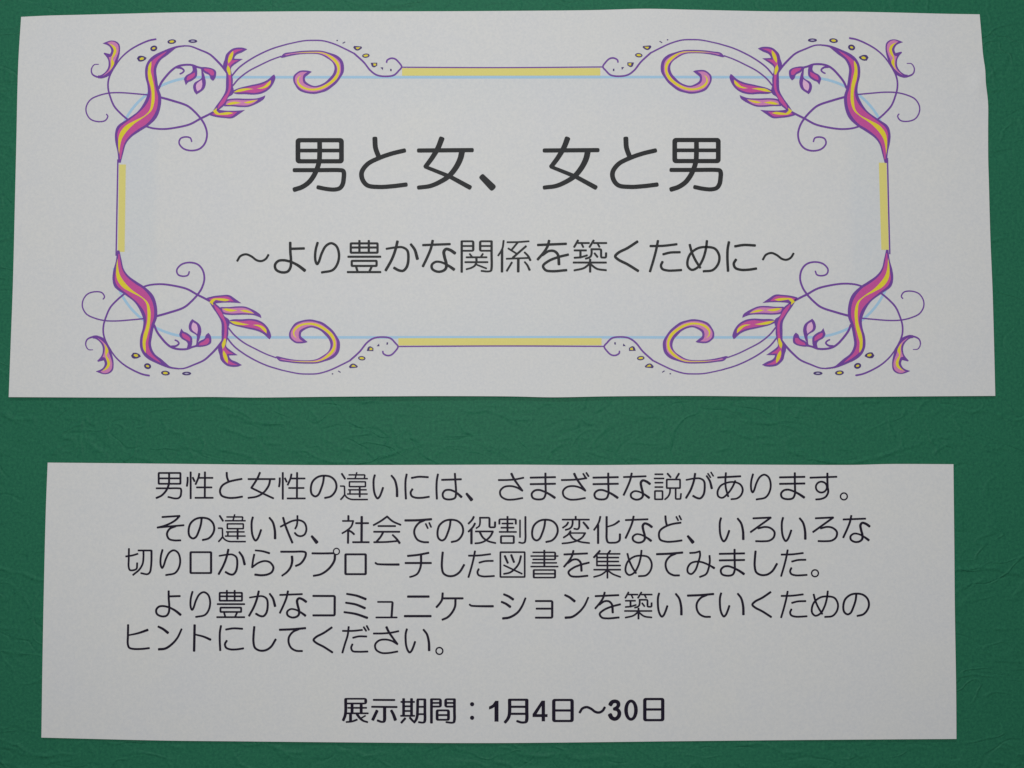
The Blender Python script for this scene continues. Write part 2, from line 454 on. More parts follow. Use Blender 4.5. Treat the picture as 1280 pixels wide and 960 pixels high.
def ell(cx, cy, rx, ry, rot=0, n=20):
    c, si = math.cos(rot), math.sin(rot)
    return [(cx + rx * math.cos(2 * math.pi * k / n) * c - ry * math.sin(2 * math.pi * k / n) * si,
             cy + rx * math.cos(2 * math.pi * k / n) * si + ry * math.sin(2 * math.pi * k / n) * c) for k in range(n)]

def soft_poly(pts, step=1.3, lim=55):
    """smooth closed outline that keeps its sharp corners"""
    n = len(pts); cor = []
    for i in range(n):
        a, b, c = pts[i - 1], pts[i], pts[(i + 1) % n]
        t = math.atan2(b[1] - a[1], b[0] - a[0]) - math.atan2(c[1] - b[1], c[0] - b[0])
        t = abs((t + math.pi) % (2 * math.pi) - math.pi)
        if math.degrees(t) > lim: cor.append(i)
    if not cor: cor = [0]
    out = []
    for a, b in zip(cor, cor[1:] + [cor[0] + n]):
        seg = [pts[k % n] for k in range(a, b + 1)]
        out += cat(seg, step)[:-1]
    return out

def fillet(pts, r, step, closed=False):
    """polyline with rounded corners"""
    n = len(pts); out = []
    rng = range(n) if closed else range(1, n - 1)
    if not closed: out.append(pts[0])
    for i in rng:
        a, b, c = pts[i - 1], pts[i], pts[(i + 1) % n]
        u = (a[0] - b[0], a[1] - b[1]); v = (c[0] - b[0], c[1] - b[1])
        lu, lv = math.hypot(*u), math.hypot(*v)
        u = (u[0] / lu, u[1] / lu); v = (v[0] / lv, v[1] / lv)
        rr = min(r, 0.45 * lu, 0.45 * lv)
        p, q = (b[0] + u[0] * rr, b[1] + u[1] * rr), (b[0] + v[0] * rr, b[1] + v[1] * rr)
        for k in range(6):
            t = k / 5
            out.append(tuple((1 - t) ** 2 * p[j] + 2 * t * (1 - t) * b[j] + t * t * q[j] for j in (0, 1)))
    if not closed: out.append(pts[-1])
    else: out.append(out[0])
    res = [out[0]]
    for a, b in zip(out, out[1:]):
        m_ = max(1, int(math.dist(a, b) / step))
        for k in range(1, m_ + 1): res.append((a[0] + (b[0] - a[0]) * k / m_, a[1] + (b[1] - a[1]) * k / m_))
    return res

# ------------------------------------------------------------------ lettering
# glyph: (origin x, origin y, zoom, default stroke width in zoomed px, horizontal/vertical weight ratio, strokes)
# L polyline, C curve, B closed box (x0 y0 x1 y1), O ring (cx cy rx ry), K two-ellipse ring, F filled polygon; /w or /w0,w1 = own width
G = {}
def glyph(ch, ox, oy, zoom, w, ratio, s): G[ch] = (ox, oy, zoom, w, ratio, s)
T1 = 10.6667
glyph('T男', 360, 165, T1, 62, .9, 'B 136 115 716 395;L/54 150 252 705 252;C/62,68 425 116 425 300 418 400 392 490 345 590 275 680 185 740 95 770;C/60 92 513 400 513 690 513 735 520 748 548 746 620 732 700 695 752 625 771 520 764 408 742')
glyph('Tと', 360, 160, 4.923, 30, .9, 'C 536 68 540 125 558 176;C/29 715 142 640 160 560 188 490 225 455 275 460 320 490 355 560 365 640 361 725 351')
glyph('T女', 510, 165, T1, 66, .84, 'C/74,62 450 98 408 205 330 340 238 465;L/54,62 238 472 560 600;L/62,70 560 600 820 742;L/66 150 253 850 248;C/78,64 722 265 700 360 640 480 545 595 430 670 300 725 150 746')
glyph('T、', 510, 165, T1, 84, 1, 'L/78,92 992 608 1122 740')
glyph('男', 190, 585, 8, 18, .9, 'B 73 49 290 157;L 73 103 290 103;C/18,20 177 49 177 110 175 155 165 190 140 235 100 275 52 298;C 52 202 180 202 270 202 292 206 298 225 297 245 290 280 270 300 235 303 170 289')
glyph('性', 190, 585, 8, 18, .9, 'L 392 42 392 302;C 362 95 361 135 355 178;L 414 97 430 130;C 478 57 470 95 442 160;L 472 98 610 98;L 455 193 600 193;L 440 297 612 297;L 535 42 533 297')
glyph('と', 190, 585, 8, 19, .95, 'C 752 47 755 90 768 128;C 900 109 830 122 765 140 705 178 685 228 700 273 760 296 830 297 905 286')
glyph('女', 190, 585, 8, 19, .9, 'C 1083 47 1060 100 1030 150 999 196;C 999 198 1110 252 1216 301;L 970 110 1230 110;C 1186 112 1175 165 1150 210 1110 253 1050 285 970 298')
glyph('の', 350, 585, 8, 19, .95, 'C 442 85 435 140 415 205 385 268 355 283 322 260 312 205 330 135 380 90 440 76 510 88 555 130 568 190 548 245 510 283 454 298')
glyph('違', 350, 585, 8, 14.5, .95, 'L/18 622 58 653 106;L 694 68 852 68 846 104;L 770 47 754 104;L 679 106 875 106;B 697 137 857 185;L 690 217 864 217;L/18 800 185 800 286;L 704 217 702 258;L 679 259 874 259;L 609 180 648 180 650 262;C/16 612 312 632 290 650 266;C/15 650 266 672 293 710 311 780 314 876 314')
glyph('い', 350, 585, 8, 19, .95, 'C 950 72 940 110 938 170 945 240 962 286 978 303 996 288 1014 250 1032 198;C/19,23 1118 77 1150 120 1170 200 1173 280')
glyph('に', 500, 585, 8, 19, .95, 'C 68 64 58 120 56 200 61 305;C 120 98 190 87 280 91;C 125 212 108 245 120 280 160 296 220 297 290 287')
glyph('は', 500, 585, 8, 19, .95, 'C 380 64 370 120 366 200 370 306;L 422 118 610 112;C 550 57 554 120 560 200 561 250 550 298 492 314 440 300 428 260 450 225 500 218 555 238;C/19,24 555 238 585 262 613 287')
glyph('、', 500, 585, 8, 26, 1, 'L/22,32 668 258 714 314')
glyph('さ', 610, 585, 8, 18, .95, 'C/22,18 235 58 258 105 295 160 343 224;C 108 120 200 119 280 112 353 97;C 343 226 290 195 225 180 160 190 122 230 130 280 180 312 250 315 343 300')
glyph('ま', 610, 585, 8, 19, .95, 'L 426 96 670 91;L 426 161 670 157;C 574 54 574 130 576 200 575 260 555 303 500 314 448 298 437 258 465 226 512 219 570 238;C/19,24 570 238 615 262 665 295')
glyph('ざ', 610, 585, 8, 18, .95, 'C/22,18 862 58 885 105 922 160 972 224;C 737 120 830 118 910 112 983 101;C 972 226 918 195 853 180 788 190 750 230 758 280 808 312 878 315 968 300;L/17 952 58 974 94;L/17 983 49 1004 81')
glyph('な', 770, 585, 8, 19, .9, 'C 155 54 140 120 110 195 76 268;L 78 90 294 82;C/24,17 335 157 300 133 265 124 247 145 252 190 266 245 264 285 240 308 195 315 152 292 148 258 180 232 225 235 268 254;C/18,24 268 254 300 275 327 295')
glyph('説', 770, 585, 8, 16, .95, 'L 390 62 464 62;L 383 104 474 104;L 390 146 464 146;L 390 190 464 190;B 387 229 463 312;L/18 514 57 543 90;L/18 626 57 600 100;B 505 114 638 200;C 538 203 536 245 518 285 488 312;L 594 203 594 309 643 309 647 257')
glyph('が', 770, 585, 8, 20, .9, 'C 788 57 775 130 745 215 699 297;C/17,21 702 118 780 104 840 105 876 130 884 190 872 265 840 302 805 298 770 279;C/18,22 904 80 935 130 954 201;L/15 916 56 941 93;L/15 947 43 969 79')
glyph('あ', 770, 585, 8, 18, .9, 'L/20 1018 94 1238 82;C 1095 50 1090 130 1095 200 1118 282;C 1188 129 1160 190 1120 247 1060 297 1020 282 1012 238 1040 180 1100 148 1180 140 1240 165 1263 215 1245 272 1205 303 1150 311')
glyph('り', 920, 585, 8, 18, .95, 'C 165 63 150 120 145 185 151 226 162 243 176 222 200 150 235 88 278 66 320 90 342 160 330 238 290 293 202 313')
glyph('す', 920, 585, 8, 19, .9, 'L 739 96 998 87;C 908 54 908 120 911 190 916 240 890 288 845 308 797 313;O/17 848 190 55 54')
glyph('。', 920, 585, 8, 13, 1, 'O 1073 283 34 34')
glyph('そ', 190, 638, 8, 19, .9, 'L 110 65 280 54;C 280 56 245 92 200 122 130 152 62 170;L 64 169 320 147;C 240 158 180 185 155 235 175 283 225 298 288 298')
glyph('や', 350, 638, 8, 20, .95, 'C 36 73 55 140 85 220 127 319;C/18 12 160 70 130 130 103 200 97 250 125 268 185 250 238 210 256 175 246 153 224;C/17 178 54 178 100 172 148 157 180')
glyph('社', 350, 638, 8, 19, .9, 'L 687 54 687 98;L/17 632 104 735 104;C/17 735 106 715 160 670 200 627 226;L 685 195 683 323;C 690 198 720 215 743 236;L 764 126 884 126;L/22 820 64 818 315;L 734 316 890 316')
glyph('会', 350, 638, 8, 19, .88, 'C 940 145 1010 105 1073 60;C 1073 60 1130 108 1206 142;L 987 155 1153 155;L 944 212 1195 212;C 1035 215 1010 260 970 308;C 945 316 1060 314 1170 305;C/18,22 1130 245 1165 280 1197 323')
glyph('で', 500, 638, 8, 19, .95, 'C/22 56 99 180 97 312 87;C 245 98 190 125 150 180 145 230 175 290 230 314 283 317;L/16 259 134 279 176;L/16 294 124 312 164')
glyph('役', 500, 638, 8, 19, .85, 'C 738 64 720 95 687 130;C 750 130 730 165 687 210;L/22 715 185 715 328;C/16 800 74 801 120 792 155 764 176;L 800 72 895 72 895 168 950 168 951 117;L 759 209 928 209;C 928 212 905 255 860 298 805 322 755 328;C 797 214 830 270 880 305 953 325')
glyph('割', 500, 638, 8, 18, .85, 'L 1075 62 1075 212;L 994 133 994 88 1158 88 1158 133;L 1024 130 1126 130;L 1014 172 1136 172;L 997 214 1160 214;B 1010 256 1138 325;L/15 1200 97 1200 266;C 1254 64 1254 180 1254 285 1246 317 1225 325 1192 319')
glyph('変', 620, 638, 8, 18, .88, 'L 796 62 796 90;L 666 91 928 91;C 720 120 705 145 669 171;C 765 92 765 130 755 162 730 183 697 193;C 832 92 832 140 830 168 815 186 782 182;C/19,22 874 120 900 150 921 178;C 744 207 722 238 677 269;L/16 742 225 892 225;C 890 228 860 270 800 305 730 322 664 329;C 735 232 770 280 840 312 930 325')
glyph('化', 620, 638, 8, 20, .85, 'C/18 1042 62 1030 110 1010 150 980 193;L 1020 145 1020 326;C 1105 64 1105 200 1106 285 1120 318 1160 322 1205 318 1233 298 1238 237;C/16,21 1120 160 1180 140 1228 107')
glyph('ど', 770, 638, 8, 19, .95, 'C 492 57 495 100 505 146;C 643 122 570 133 500 156 440 198 427 240 440 290 500 311 570 310 653 299;L/16 601 64 619 98;L/16 631 54 649 90')
glyph('ろ', 930, 638, 8, 19, .92, 'L 90 78 260 70;L 262 72 64 214;C 140 178 205 164 260 175 300 215 292 268 250 300 190 307 117 306')
glyph('切', 150, 680, 8, 17, .95, 'C 95 47 93 150 92 225 104 258 140 260 170 246 177 190;C 67 122 130 112 181 97;C/19,17 320 66 320 150 315 230 305 278 282 299 217 290;L 190 63 320 63 320 75;C 240 65 240 130 232 195 200 252 137 306')
glyph('口', 150, 680, 8, 20, .85, 'B 711 80 916 288')
glyph('か', 150, 680, 8, 20, .9, 'C 1088 55 1070 130 1040 210 993 297;C/17,21 1000 116 1080 104 1130 104 1168 130 1178 190 1165 268 1135 302 1100 299 1063 279;C/19,23 1199 80 1230 125 1251 200')
glyph('ら', 310, 680, 8, 18, .95, 'C/16,20 80 62 150 70 216 89;C 67 104 55 160 46 230;C/17,21 47 230 105 188 170 168 222 180 258 228 245 275 205 300 140 310 78 304')
glyph('ア', 310, 680, 8, 20, .92, 'C 336 75 450 75 560 75 580 84 580 115 555 165 525 197 484 216;C/23,18 444 124 446 170 432 225 395 277 347 313')
glyph('プ', 310, 680, 8, 19, .95, 'C 648 91 750 92 855 90;C/22,19 873 104 868 160 832 222 780 272 725 302 662 315;O/11 888 72 30 31')
glyph('ロ', 310, 680, 8, 21, .85, 'B 978 101 1180 299')
glyph('ー', 460, 680, 8, 22, .95, 'C/18,22 78 187 92 197 130 201 220 203 308 203')
glyph('チ', 460, 680, 8, 20, .95, 'C 402 117 500 107 605 87;L 378 188 630 188;C/21,17 532 112 532 180 525 235 495 295 455 318 422 327')
glyph('し', 460, 680, 8, 20, .95, 'C 748 83 742 150 740 230 755 290 800 317 860 315 915 280 961 208')
glyph('た', 460, 680, 8, 18, .95, 'C 1010 115 1110 113 1222 100;C 1070 72 1055 150 1032 240 1006 328;C 1115 184 1170 170 1248 167;C 1107 250 1095 280 1106 308 1150 322 1200 322 1260 318')
glyph('図', 580, 680, 8, 16, .95, 'B 364 80 607 328;L/20 409 120 437 186;L/20 473 110 499 178;C/19,17 569 120 550 190 510 245 460 283 400 297;L 400 211 578 295')
glyph('書', 580, 680, 8, 18, .8, 'L 803 64 803 225;L 692 82 911 82 911 153 692 153;L 672 119 936 119;L 686 187 922 187;L 672 224 936 224;B 697 258 910 334;L 700 296 908 296')
glyph('を', 580, 680, 8, 19, .95, 'L 1003 103 1230 93;C 1093 68 1080 115 1050 165 1001 224;C/18,21 1040 188 1090 155 1135 155 1165 185 1174 265;C 1247 185 1170 205 1090 238 1044 280 1065 316 1120 325 1233 316')
glyph('集', 730, 680, 8, 16, .95, 'L/19 156 68 99 131;L/18 260 67 240 92;L 134 97 356 97;L 134 134 343 134;L 134 173 343 173;L 128 213 360 213;L 128 112 128 213;L 100 255 361 255;L 233 97 233 336;C 230 262 170 305 99 327;C 235 262 290 300 361 327')
glyph('め', 730, 680, 8, 18, .95, 'C 433 97 450 160 480 228 517 288;C 573 65 565 130 540 218 500 285 450 308 418 280 415 230 440 170 500 125 570 115 640 130 674 190 665 258 620 310 547 320')
glyph('て', 730, 680, 8, 19, .95, 'C/21 728 100 850 95 980 84;C 915 95 860 120 820 170 815 225 840 280 890 309 948 312')
glyph('み', 730, 680, 8, 18, .95, 'C 1058 88 1110 84 1153 72;C 1155 74 1158 110 1140 180 1110 260 1070 298 1038 283 1032 245 1060 195 1110 175 1170 178 1225 198 1265 218;L/18,23 1265 218 1296 237;C 1252 117 1255 170 1243 240 1218 298 1157 327')
glyph('よ', 190, 732, 8, 19, .95, 'C 172 54 173 130 178 200 174 262 150 298 100 304 55 280 48 240 75 208 120 202 180 215;C/18,24 180 215 235 245 289 287;L 180 105 283 102')
glyph('豊', 190, 732, 8, 17, .95, 'B 682 69 905 148;L 685 104 903 104;L 754 48 754 148;L 832 48 832 148;L 662 182 928 182;B 690 217 897 260;L 725 262 738 305;L 858 262 838 305;L 657 312 928 312')
glyph('コ', 340, 732, 8, 21, .9, 'L 418 100 631 101 630 294 418 294')
glyph('ミ', 340, 732, 8, 20, .95, 'C/19,23 754 80 850 98 938 131;C/19,23 744 168 840 185 930 221;C/19,23 728 262 840 280 953 318')
glyph('ュ', 340, 732, 8, 20, .78, 'L 1064 160 1208 160 1198 308;L 1047 315 1248 315')
glyph('ニ', 490, 732, 8, 22, .95, 'L 163 107 367 107;L 131 302 387 302')
glyph('ケ', 490, 732, 8, 20, .95, 'C 508 75 500 140 475 180 448 211;L 505 125 707 125;C 636 130 630 210 595 275 555 315 507 337')
glyph('シ', 490, 732, 8, 20, .95, 'C/20,24 1121 86 1165 105 1209 134;C/20,24 1098 161 1140 180 1180 208;C/23,18 1112 325 1165 318 1212 298 1262 260 1302 200 1334 125')
glyph('ョ', 640, 732, 8, 21, .85, 'L 239 152 402 152 401 318 239 318;L 247 228 400 228')
glyph('ン', 640, 732, 8, 20, .95, 'C/20,25 531 93 575 115 623 152;C/23,17 536 318 600 310 670 262 722 200 761 118')
glyph('く', 930, 732, 8, 20, .95, 'C 260 64 180 118 105 158 80 188 105 215 180 255 266 310')
glyph('ヒ', 150, 776, 8, 19, .95, 'C 87 40 85 150 84 228 98 265 135 277 220 278 295 270;C/15,23 97 140 190 120 280 89')
glyph('ト', 150, 776, 8, 22, .9, 'L 752 41 747 296;C/17,23 765 135 840 154 908 183')
glyph('だ', 410, 776, 8, 18, .95, 'C 153 97 250 97 343 88;C 210 58 200 140 172 230 148 313;C 255 165 310 152 386 153;C 247 232 235 265 250 298 310 305 398 303;L/17 361 60 384 96;L/17 391 48 411 86')
E = 12.8
glyph('展', 420, 865, E, 40, .6, 'C 160 130 160 300 150 370 122 442;L 160 130 160 100 480 100 480 175 165 175;L 208 245 482 245;L 170 332 508 332;L 262 180 262 330;L 408 180 408 325;L 238 335 238 455;C 180 470 260 462 333 436;C 342 348 390 410 440 450 500 470;L/30 470 373 410 407')
glyph('示', 420, 865, E, 44, .62, 'L 616 118 930 120;L 589 228 966 232;C 782 240 782 380 782 425 768 464 730 468 677 449;L 660 294 594 433;C/40,46 890 290 922 350 953 435')
glyph('期', 420, 865, E, 38, .66, 'L 1054 150 1248 150;L 1085 103 1085 370;L 1212 103 1212 370;L 1105 220 1195 220;L 1105 295 1195 295;L 1049 372 1250 372;L/36 1108 415 1052 478;L/36 1188 404 1233 453;C 1310 125 1307 300 1302 380 1284 435 1254 475;L 1312 110 1422 110;C 1425 118 1425 300 1425 440 1414 472 1385 480 1334 473;L 1315 228 1415 228;L 1315 345 1415 345')
glyph('間', 510, 865, E, 38, .68, 'L 378 112 378 482;L 378 118 378 108 522 108 522 225 378 225;L 378 166 522 166;L 745 118 745 108 605 108 605 225 745 225;L 605 166 745 166;C 745 115 745 300 745 435 733 474 700 482 622 473;B 468 285 650 435;L 468 360 650 360')
glyph('：', 510, 865, E, 68, 1, 'D 1027 187 34;D 1027 403 34')
glyph('1', 600, 865, E, 50, 1, 'F 232 465 232 232 195 255 145 272 145 225 200 195 245 132 297 132 297 465')
glyph('月', 600, 865, E, 46, .66, 'C 474 130 474 300 466 370 440 428 404 472;L 474 118 474 116 748 116 748 130;C 748 122 748 300 748 430 735 468 700 478 650 475 602 459;L 490 228 735 228;L 490 340 735 340')
glyph('4', 600, 865, E, 50, 1, 'F 985 130 1040 130 1040 345 1080 345 1080 392 1040 392 1040 460 985 460 985 392 840 392 840 345 985 345;F 985 130 985 215 905 345 840 345')
glyph('日', 680, 865, E, 46, .68, 'B 155 120 448 455;L 175 287 430 287')
glyph('～', 680, 865, E, 34, 1, 'C 572 316 610 258 680 234 750 260 820 310 880 320 935 292 967 243')
glyph('3', 750, 865, E, 52, .9, 'C/58,48 165 190 190 155 235 141 282 158 293 200 272 238 230 262;C/48,60 230 265 275 275 305 315 300 370 270 410 230 424 182 402 160 362')
glyph('0', 750, 865, E, 50, 1, 'K 493 283 109 170 49 122')
glyph('日b', 750, 865, E, 46, .7, 'B 713 106 1000 443;L 735 272 980 272')
glyph('関', 570, 295, E, 36, .78, 'L 93 95 93 580;L 93 100 93 90 277 90 277 242 93 242;L 93 166 277 166;L 570 100 570 90 388 90 388 242 570 242;L 388 166 570 166;C 570 95 570 300 570 515 558 562 510 573 412 564;L/30 222 294 255 335;L/30 430 293 402 335;L 173 346 487 346;L 153 424 502 424;C/34 327 350 327 430 302 478 250 513 173 536;L/32 345 470 483 523')
glyph('係', 570, 295, E, 34, .8, 'C/30 762 82 745 200 715 260 677 317;L/38 738 225 736 576;L/34 825 106 985 104 1160 91;L/32 985 112 900 215;L/32 840 207 965 285;L/36 1117 172 912 350;L 814 370 1150 357;C/32,36 1099 270 1150 322 1188 392;L/40 997 378 995 574;L/32 893 430 814 562;C/30,36 1100 423 1140 472 1176 547')
glyph('築', 700, 295, E, 33, .9, 'L 285 78 226 180;L 292 118 460 118;L/30 345 132 370 182;L 535 78 472 180;L 542 118 738 118;L/30 602 132 628 178;L 232 236 413 236;L/34 325 240 325 350;C 232 354 330 345 428 316;C 502 222 503 280 490 328 460 352 412 366;L 500 217 655 217 655 350 733 350 735 280;L/32 552 284 595 338;L 217 430 732 430;L/34 480 382 480 576;C 465 455 380 518 230 555;C 485 455 590 530 732 552')

def parse(ch):
    ox, oy, zoom, w, ratio, s = G[ch]; out = []
    for t in s.split(';'):
        h_, nums = t.strip().split(' ', 1)
        n = [float(v) for v in nums.split()]
        ws = [w, w]
        if '/' in h_:
            h_, q = h_.split('/'); q = [float(v) for v in q.split(',')]; ws = [q[0], q[-1]]
        out.append((h_, n, ws[0] / zoom, ws[1] / zoom, ratio))
    return ox, oy, zoom, out

def centre(ch):
    ox, oy, zoom, st = parse(ch); xs, ys = [], []
    for h_, n, w0, w1, r in st:
        if h_ in 'LCFB': xs += n[0::2]; ys += n[1::2]
        elif h_ in 'OK': xs += [n[0] - n[2], n[0] + n[2]]; ys += [n[1] - n[3], n[1] + n[3]]
        else: xs += [n[0]]; ys += [n[1]]
    return ((min(xs) + max(xs)) / 2 / zoom + ox, (min(ys) + max(ys)) / 2 / zoom + oy)

def put(ch, hf, name, m, parent, dx=0, dy=0, ctr=None, sx=1, sy=1, wf=None, bold=1.0):
    """print one character; dx, dy shift it from where it was measured, or ctr puts its middle there, scaled"""
    ox, oy, zoom, st = parse(ch)
    c = centre(ch); d = (c[0] + dx, c[1] + dy) if ctr is None else ctr
    wf = (sx + sy) / 2 if wf is None else wf
    def T(x_, y_):
        return (d[0] + (x_ / zoom + ox - c[0]) * sx, d[1] + (y_ / zoom + oy - c[1]) * sy)
    bold = 1.03 if ch[0] == 'T' else (1.15 if zoom < 10 or ctr else 1.1 if m == 'grey_black' else 1.2)
    k = Ink(hf, 6)
    for h_, n, w0, w1, ratio in st:
        w0 *= wf * bold; w1 *= wf * bold; p = [T(a, b) for a, b in zip(n[0::2], n[1::2])]
        hw = w0 / 2
        if h_ == 'L': k.stroke(fillet(p, 1.15 * hw, 1.5) if len(p) > 2 else cat(p, 1.5), w0, w1, ratio)
        elif h_ == 'C': k.stroke(cat(p, 0.9 if hw < 2 else 1.3), w0, w1, ratio)
        elif h_ == 'B':
            (a, b), (c_, d_) = p; r = 1.5 * hw
            hx, hy = hw, hw * ratio
            def rr(x0, y0, x1, y1, r):
                o_ = []
                for cx, cy, a0 in ((x1 - r, y0 + r, -90), (x1 - r, y1 - r, 0), (x0 + r, y1 - r, 90), (x0 + r, y0 + r, 180)):
                    for q in range(7):
                        t = R(a0 + q * 15); o_.append((cx + r * math.cos(t), cy + r * math.sin(t)))
                o_.append(o_[0]); return o_
            A, B_ = rr(a - hx, b - hy, c_ + hx, d_ + hy, r), rr(a + hx, b + hy, c_ - hx, d_ - hy, max(0.35 * hw, 0.1))
            A2, B2 = [], []
            for i in range(len(A) - 1):
                m_ = max(1, int(math.dist(A[i], A[i + 1]) / 1.5))
                for q in range(m_):
                    t = q / m_
                    A2.append(tuple(A[i][j] + (A[i + 1][j] - A[i][j]) * t for j in (0, 1)))
                    B2.append(tuple(B_[i][j] + (B_[i + 1][j] - B_[i][j]) * t for j in (0, 1)))
            A2.append(A2[0]); B2.append(B2[0])
            k.strip(B2, A2); k.k += 1
        elif h_ in 'OK':
            cx, cy = p[0]; rx, ry = n[2] / zoom * sx, n[3] / zoom * sy
            if h_ == 'O': k.ring(cx, cy, rx + hw, ry + hw, rx - hw, ry - hw)
            else: k.ring(cx, cy, rx, ry, n[4] / zoom, n[5] / zoom)
        elif h_ == 'D': k.poly(ell(p[0][0], p[0][1], n[2] / zoom, n[2] / zoom))
        elif h_ == 'F': k.poly(p)
    return k.build(name, m, parent)

def line(txt, hf, name, m, parent):
    for t in txt.split(';'):
        q = t.split(); put(q[0], hf, name, m, parent, float(q[1]) if len(q) > 1 else 0, float(q[2]) if len(q) > 2 else 0)

line('T男;Tと;T女;T、;T女 156.9 0;Tと 313.2 0;T男 470.3 -.1', h_title, 'title_character', 'grey_black', title_sheet)
for ch, cx, cy, sx, sy, wf in (('～', 316.5, 322.4, 1.25, 1.25, .92), ('よ', 362.6, 322.2, 1.22, 1.18, 1.25), ('り', 409.1, 322.3, 1.21, 1.18, 1.25),
        ('豊', 455.3, 320.9, 1.20, 1.18, 1.2), ('か', 502.2, 320.5, 1.22, 1.18, 1.25), ('な', 548.7, 320.7, 1.22, 1.18, 1.25), ('を', 691, 320.5, 1.22, 1.18, 1.25),
        ('く', 783, 320.7, 1.22, 1.18, 1.25), ('た', 831.7, 320.5, 1.22, 1.18, 1.25), ('め', 878.9, 320.6, 1.22, 1.18, 1.25), ('に', 926.7, 321, 1.22, 1.18, 1.25),
        ('～', 972.2, 320.8, 1.23, 1.25, .92)):
    put(ch, h_title, 'subtitle_character', 'grey_black', title_sheet, ctr=(cx, cy), sx=sx, sy=sy, wf=wf)
line('関;係;築', h_title, 'subtitle_character', 'grey_black', title_sheet)

for txt in ('男;性;と;女;性 115 .75;の;違;い;に;は;、;さ;ま;ざ;ま 78.4 0;な;説;が;あ;り;ま 311.1 -.4;す;。',
            'そ;の -152.6 52.5;違 -152.4 52.5;い -152.2 52.6;や;、 -193.1 53.1;社;会;で;の 158 55;役;割;の 276.1 55;変;化;な 2.4 53.7;ど;、 276.2 53;い 432 53.6;ろ;い 509.4 53.2;ろ 77.9 -.1;な 274 52.9',
            '切;り -736.9 94.4;口;か;ら;ア;プ;ロ;ー;チ;し;た;図;書;を;集;め;て;み;ま 236 95.1;し 390.4 -1.3;た 390.2 -1.4;。 -36 95.9',
            'よ;り -699.4 146.6;豊;か 38 52;な -428.9 147;コ;ミ;ュ;ニ;ケ;ー 117.5 52.1;シ;ョ;ン;を 39 52;い 354.8 147.6;て 38.6 51.7;い 432.2 147.4;く;た 390.2 50.2;め 232.4 50.8;の 664.4 147.2',
            'ヒ;ン -507.5 39.4;ト;に -231.6 189.1;し -235 92.9;て -470.5 94.2;く -547.5 44;だ;さ -155.9 191.4;い 40 192.2;。 -504.7 192.8',
            '展;示;期;間;：;1;月;4;日;～;3;0;日b'):
    line(txt, h_text, 'text_character', 'black', text_sheet)
put('築', h_text, 'text_character', 'black', text_sheet, ctr=(797.7, 756.6), sx=.822, sy=.84, wf=.82)

# ------------------------------------------------------------------ the printed frame on the title sheet
FR = {'A': (90, 30, 4.923), 'C': (250, 30, 4.923), 'B3': (120, 40, 16), 'B4': (130, 60, 6.4), 'B5': (190, 70, 12.8), 'B6': (255, 50, 9.6), 'B7': (340, 40, 12), 'B8': (410, 40, 12.8)}
def fp(fr, s):
    ox, oy, zo = FR[fr]
    return [(a / zo + ox, b / zo + oy) for a, b in pairs(s)]

def corner_tf(curl, hook):
    """where the top-left motif lands for this corner: measured at two of its points"""
    a0, b0 = P(108.3, 137.7), P(502.3, 84.6)
    a1, b1 = P(*curl), P(*hook)
    kx = (b1[0] - a1[0]) / (b0[0] - a0[0]); kz = (b1[1] - a1[1]) / (b0[1] - a0[1])
    return lambda x, z: (a1[0] + (x - a0[0]) * kx, a1[1] + (z - a0[1]) * kz)

# vine: (frame, w0, w1, points) ; widths in photo px
VINE = [
    ('A', 1.4, 2.6, '690 139 730 141 790 163 850 190 890 225 930 268 958 305'),
    ('A', 1.9, 1.5, '520 98 480 106 420 131 360 166 310 210 280 248'),
    ('A', 1.8, 2.0, '280 248 248 300 230 350 228 400 240 450 265 510 310 560 345 590'),
    ('A', .8, 2.6, '170 253 142 256 125 285 132 315 165 331 205 329 235 314'),
    ('A', 1.4, 1.5, '218 560 226 572 210 598 168 605 120 590 95 552 94 512 120 470 170 445 232 430 300 427 400 434 466 440'),
    ('A', 2.4, 2.2, '548 455 620 475 715 508 760 545 795 583'),
    ('A', 2.2, 1.6, '795 583 820 625 834 680 822 735 790 770 740 782 690 770 663 737 672 708 706 698 732 705 740 726'),
    ('A', 1.9, 2.3, '455 632 500 645 570 650 650 640 730 620 795 585 830 568 875 545'),
    ('B5', 2.4, 2.1, '118 530 165 430 250 320 340 228 420 178 520 154 650 156 740 188 810 205'),
    ('B5', 2.4, 1.5, '410 195 480 205 522 245 495 280 458 297'),
    ('C', 1.7, 1.4, '197 325 240 275 300 230 370 190 450 155 540 128'),
    ('C', 1.3, 1.6, '540 128 640 108 700 105 760 108 830 128 890 155 950 185'),
    ('C', 1.9, 1.7, '950 185 1010 240 1050 290 1090 318 1145 326 1195 318 1225 290 1242 268 1225 240 1200 218 1175 215 1152 228 1150 240'),
    ('C', 1.6, 1.3, '203 385 240 342 300 295 370 258 440 225 500 203'),
    ('B8', 1.2, 1.2, '1175 575 1185 574'),
]
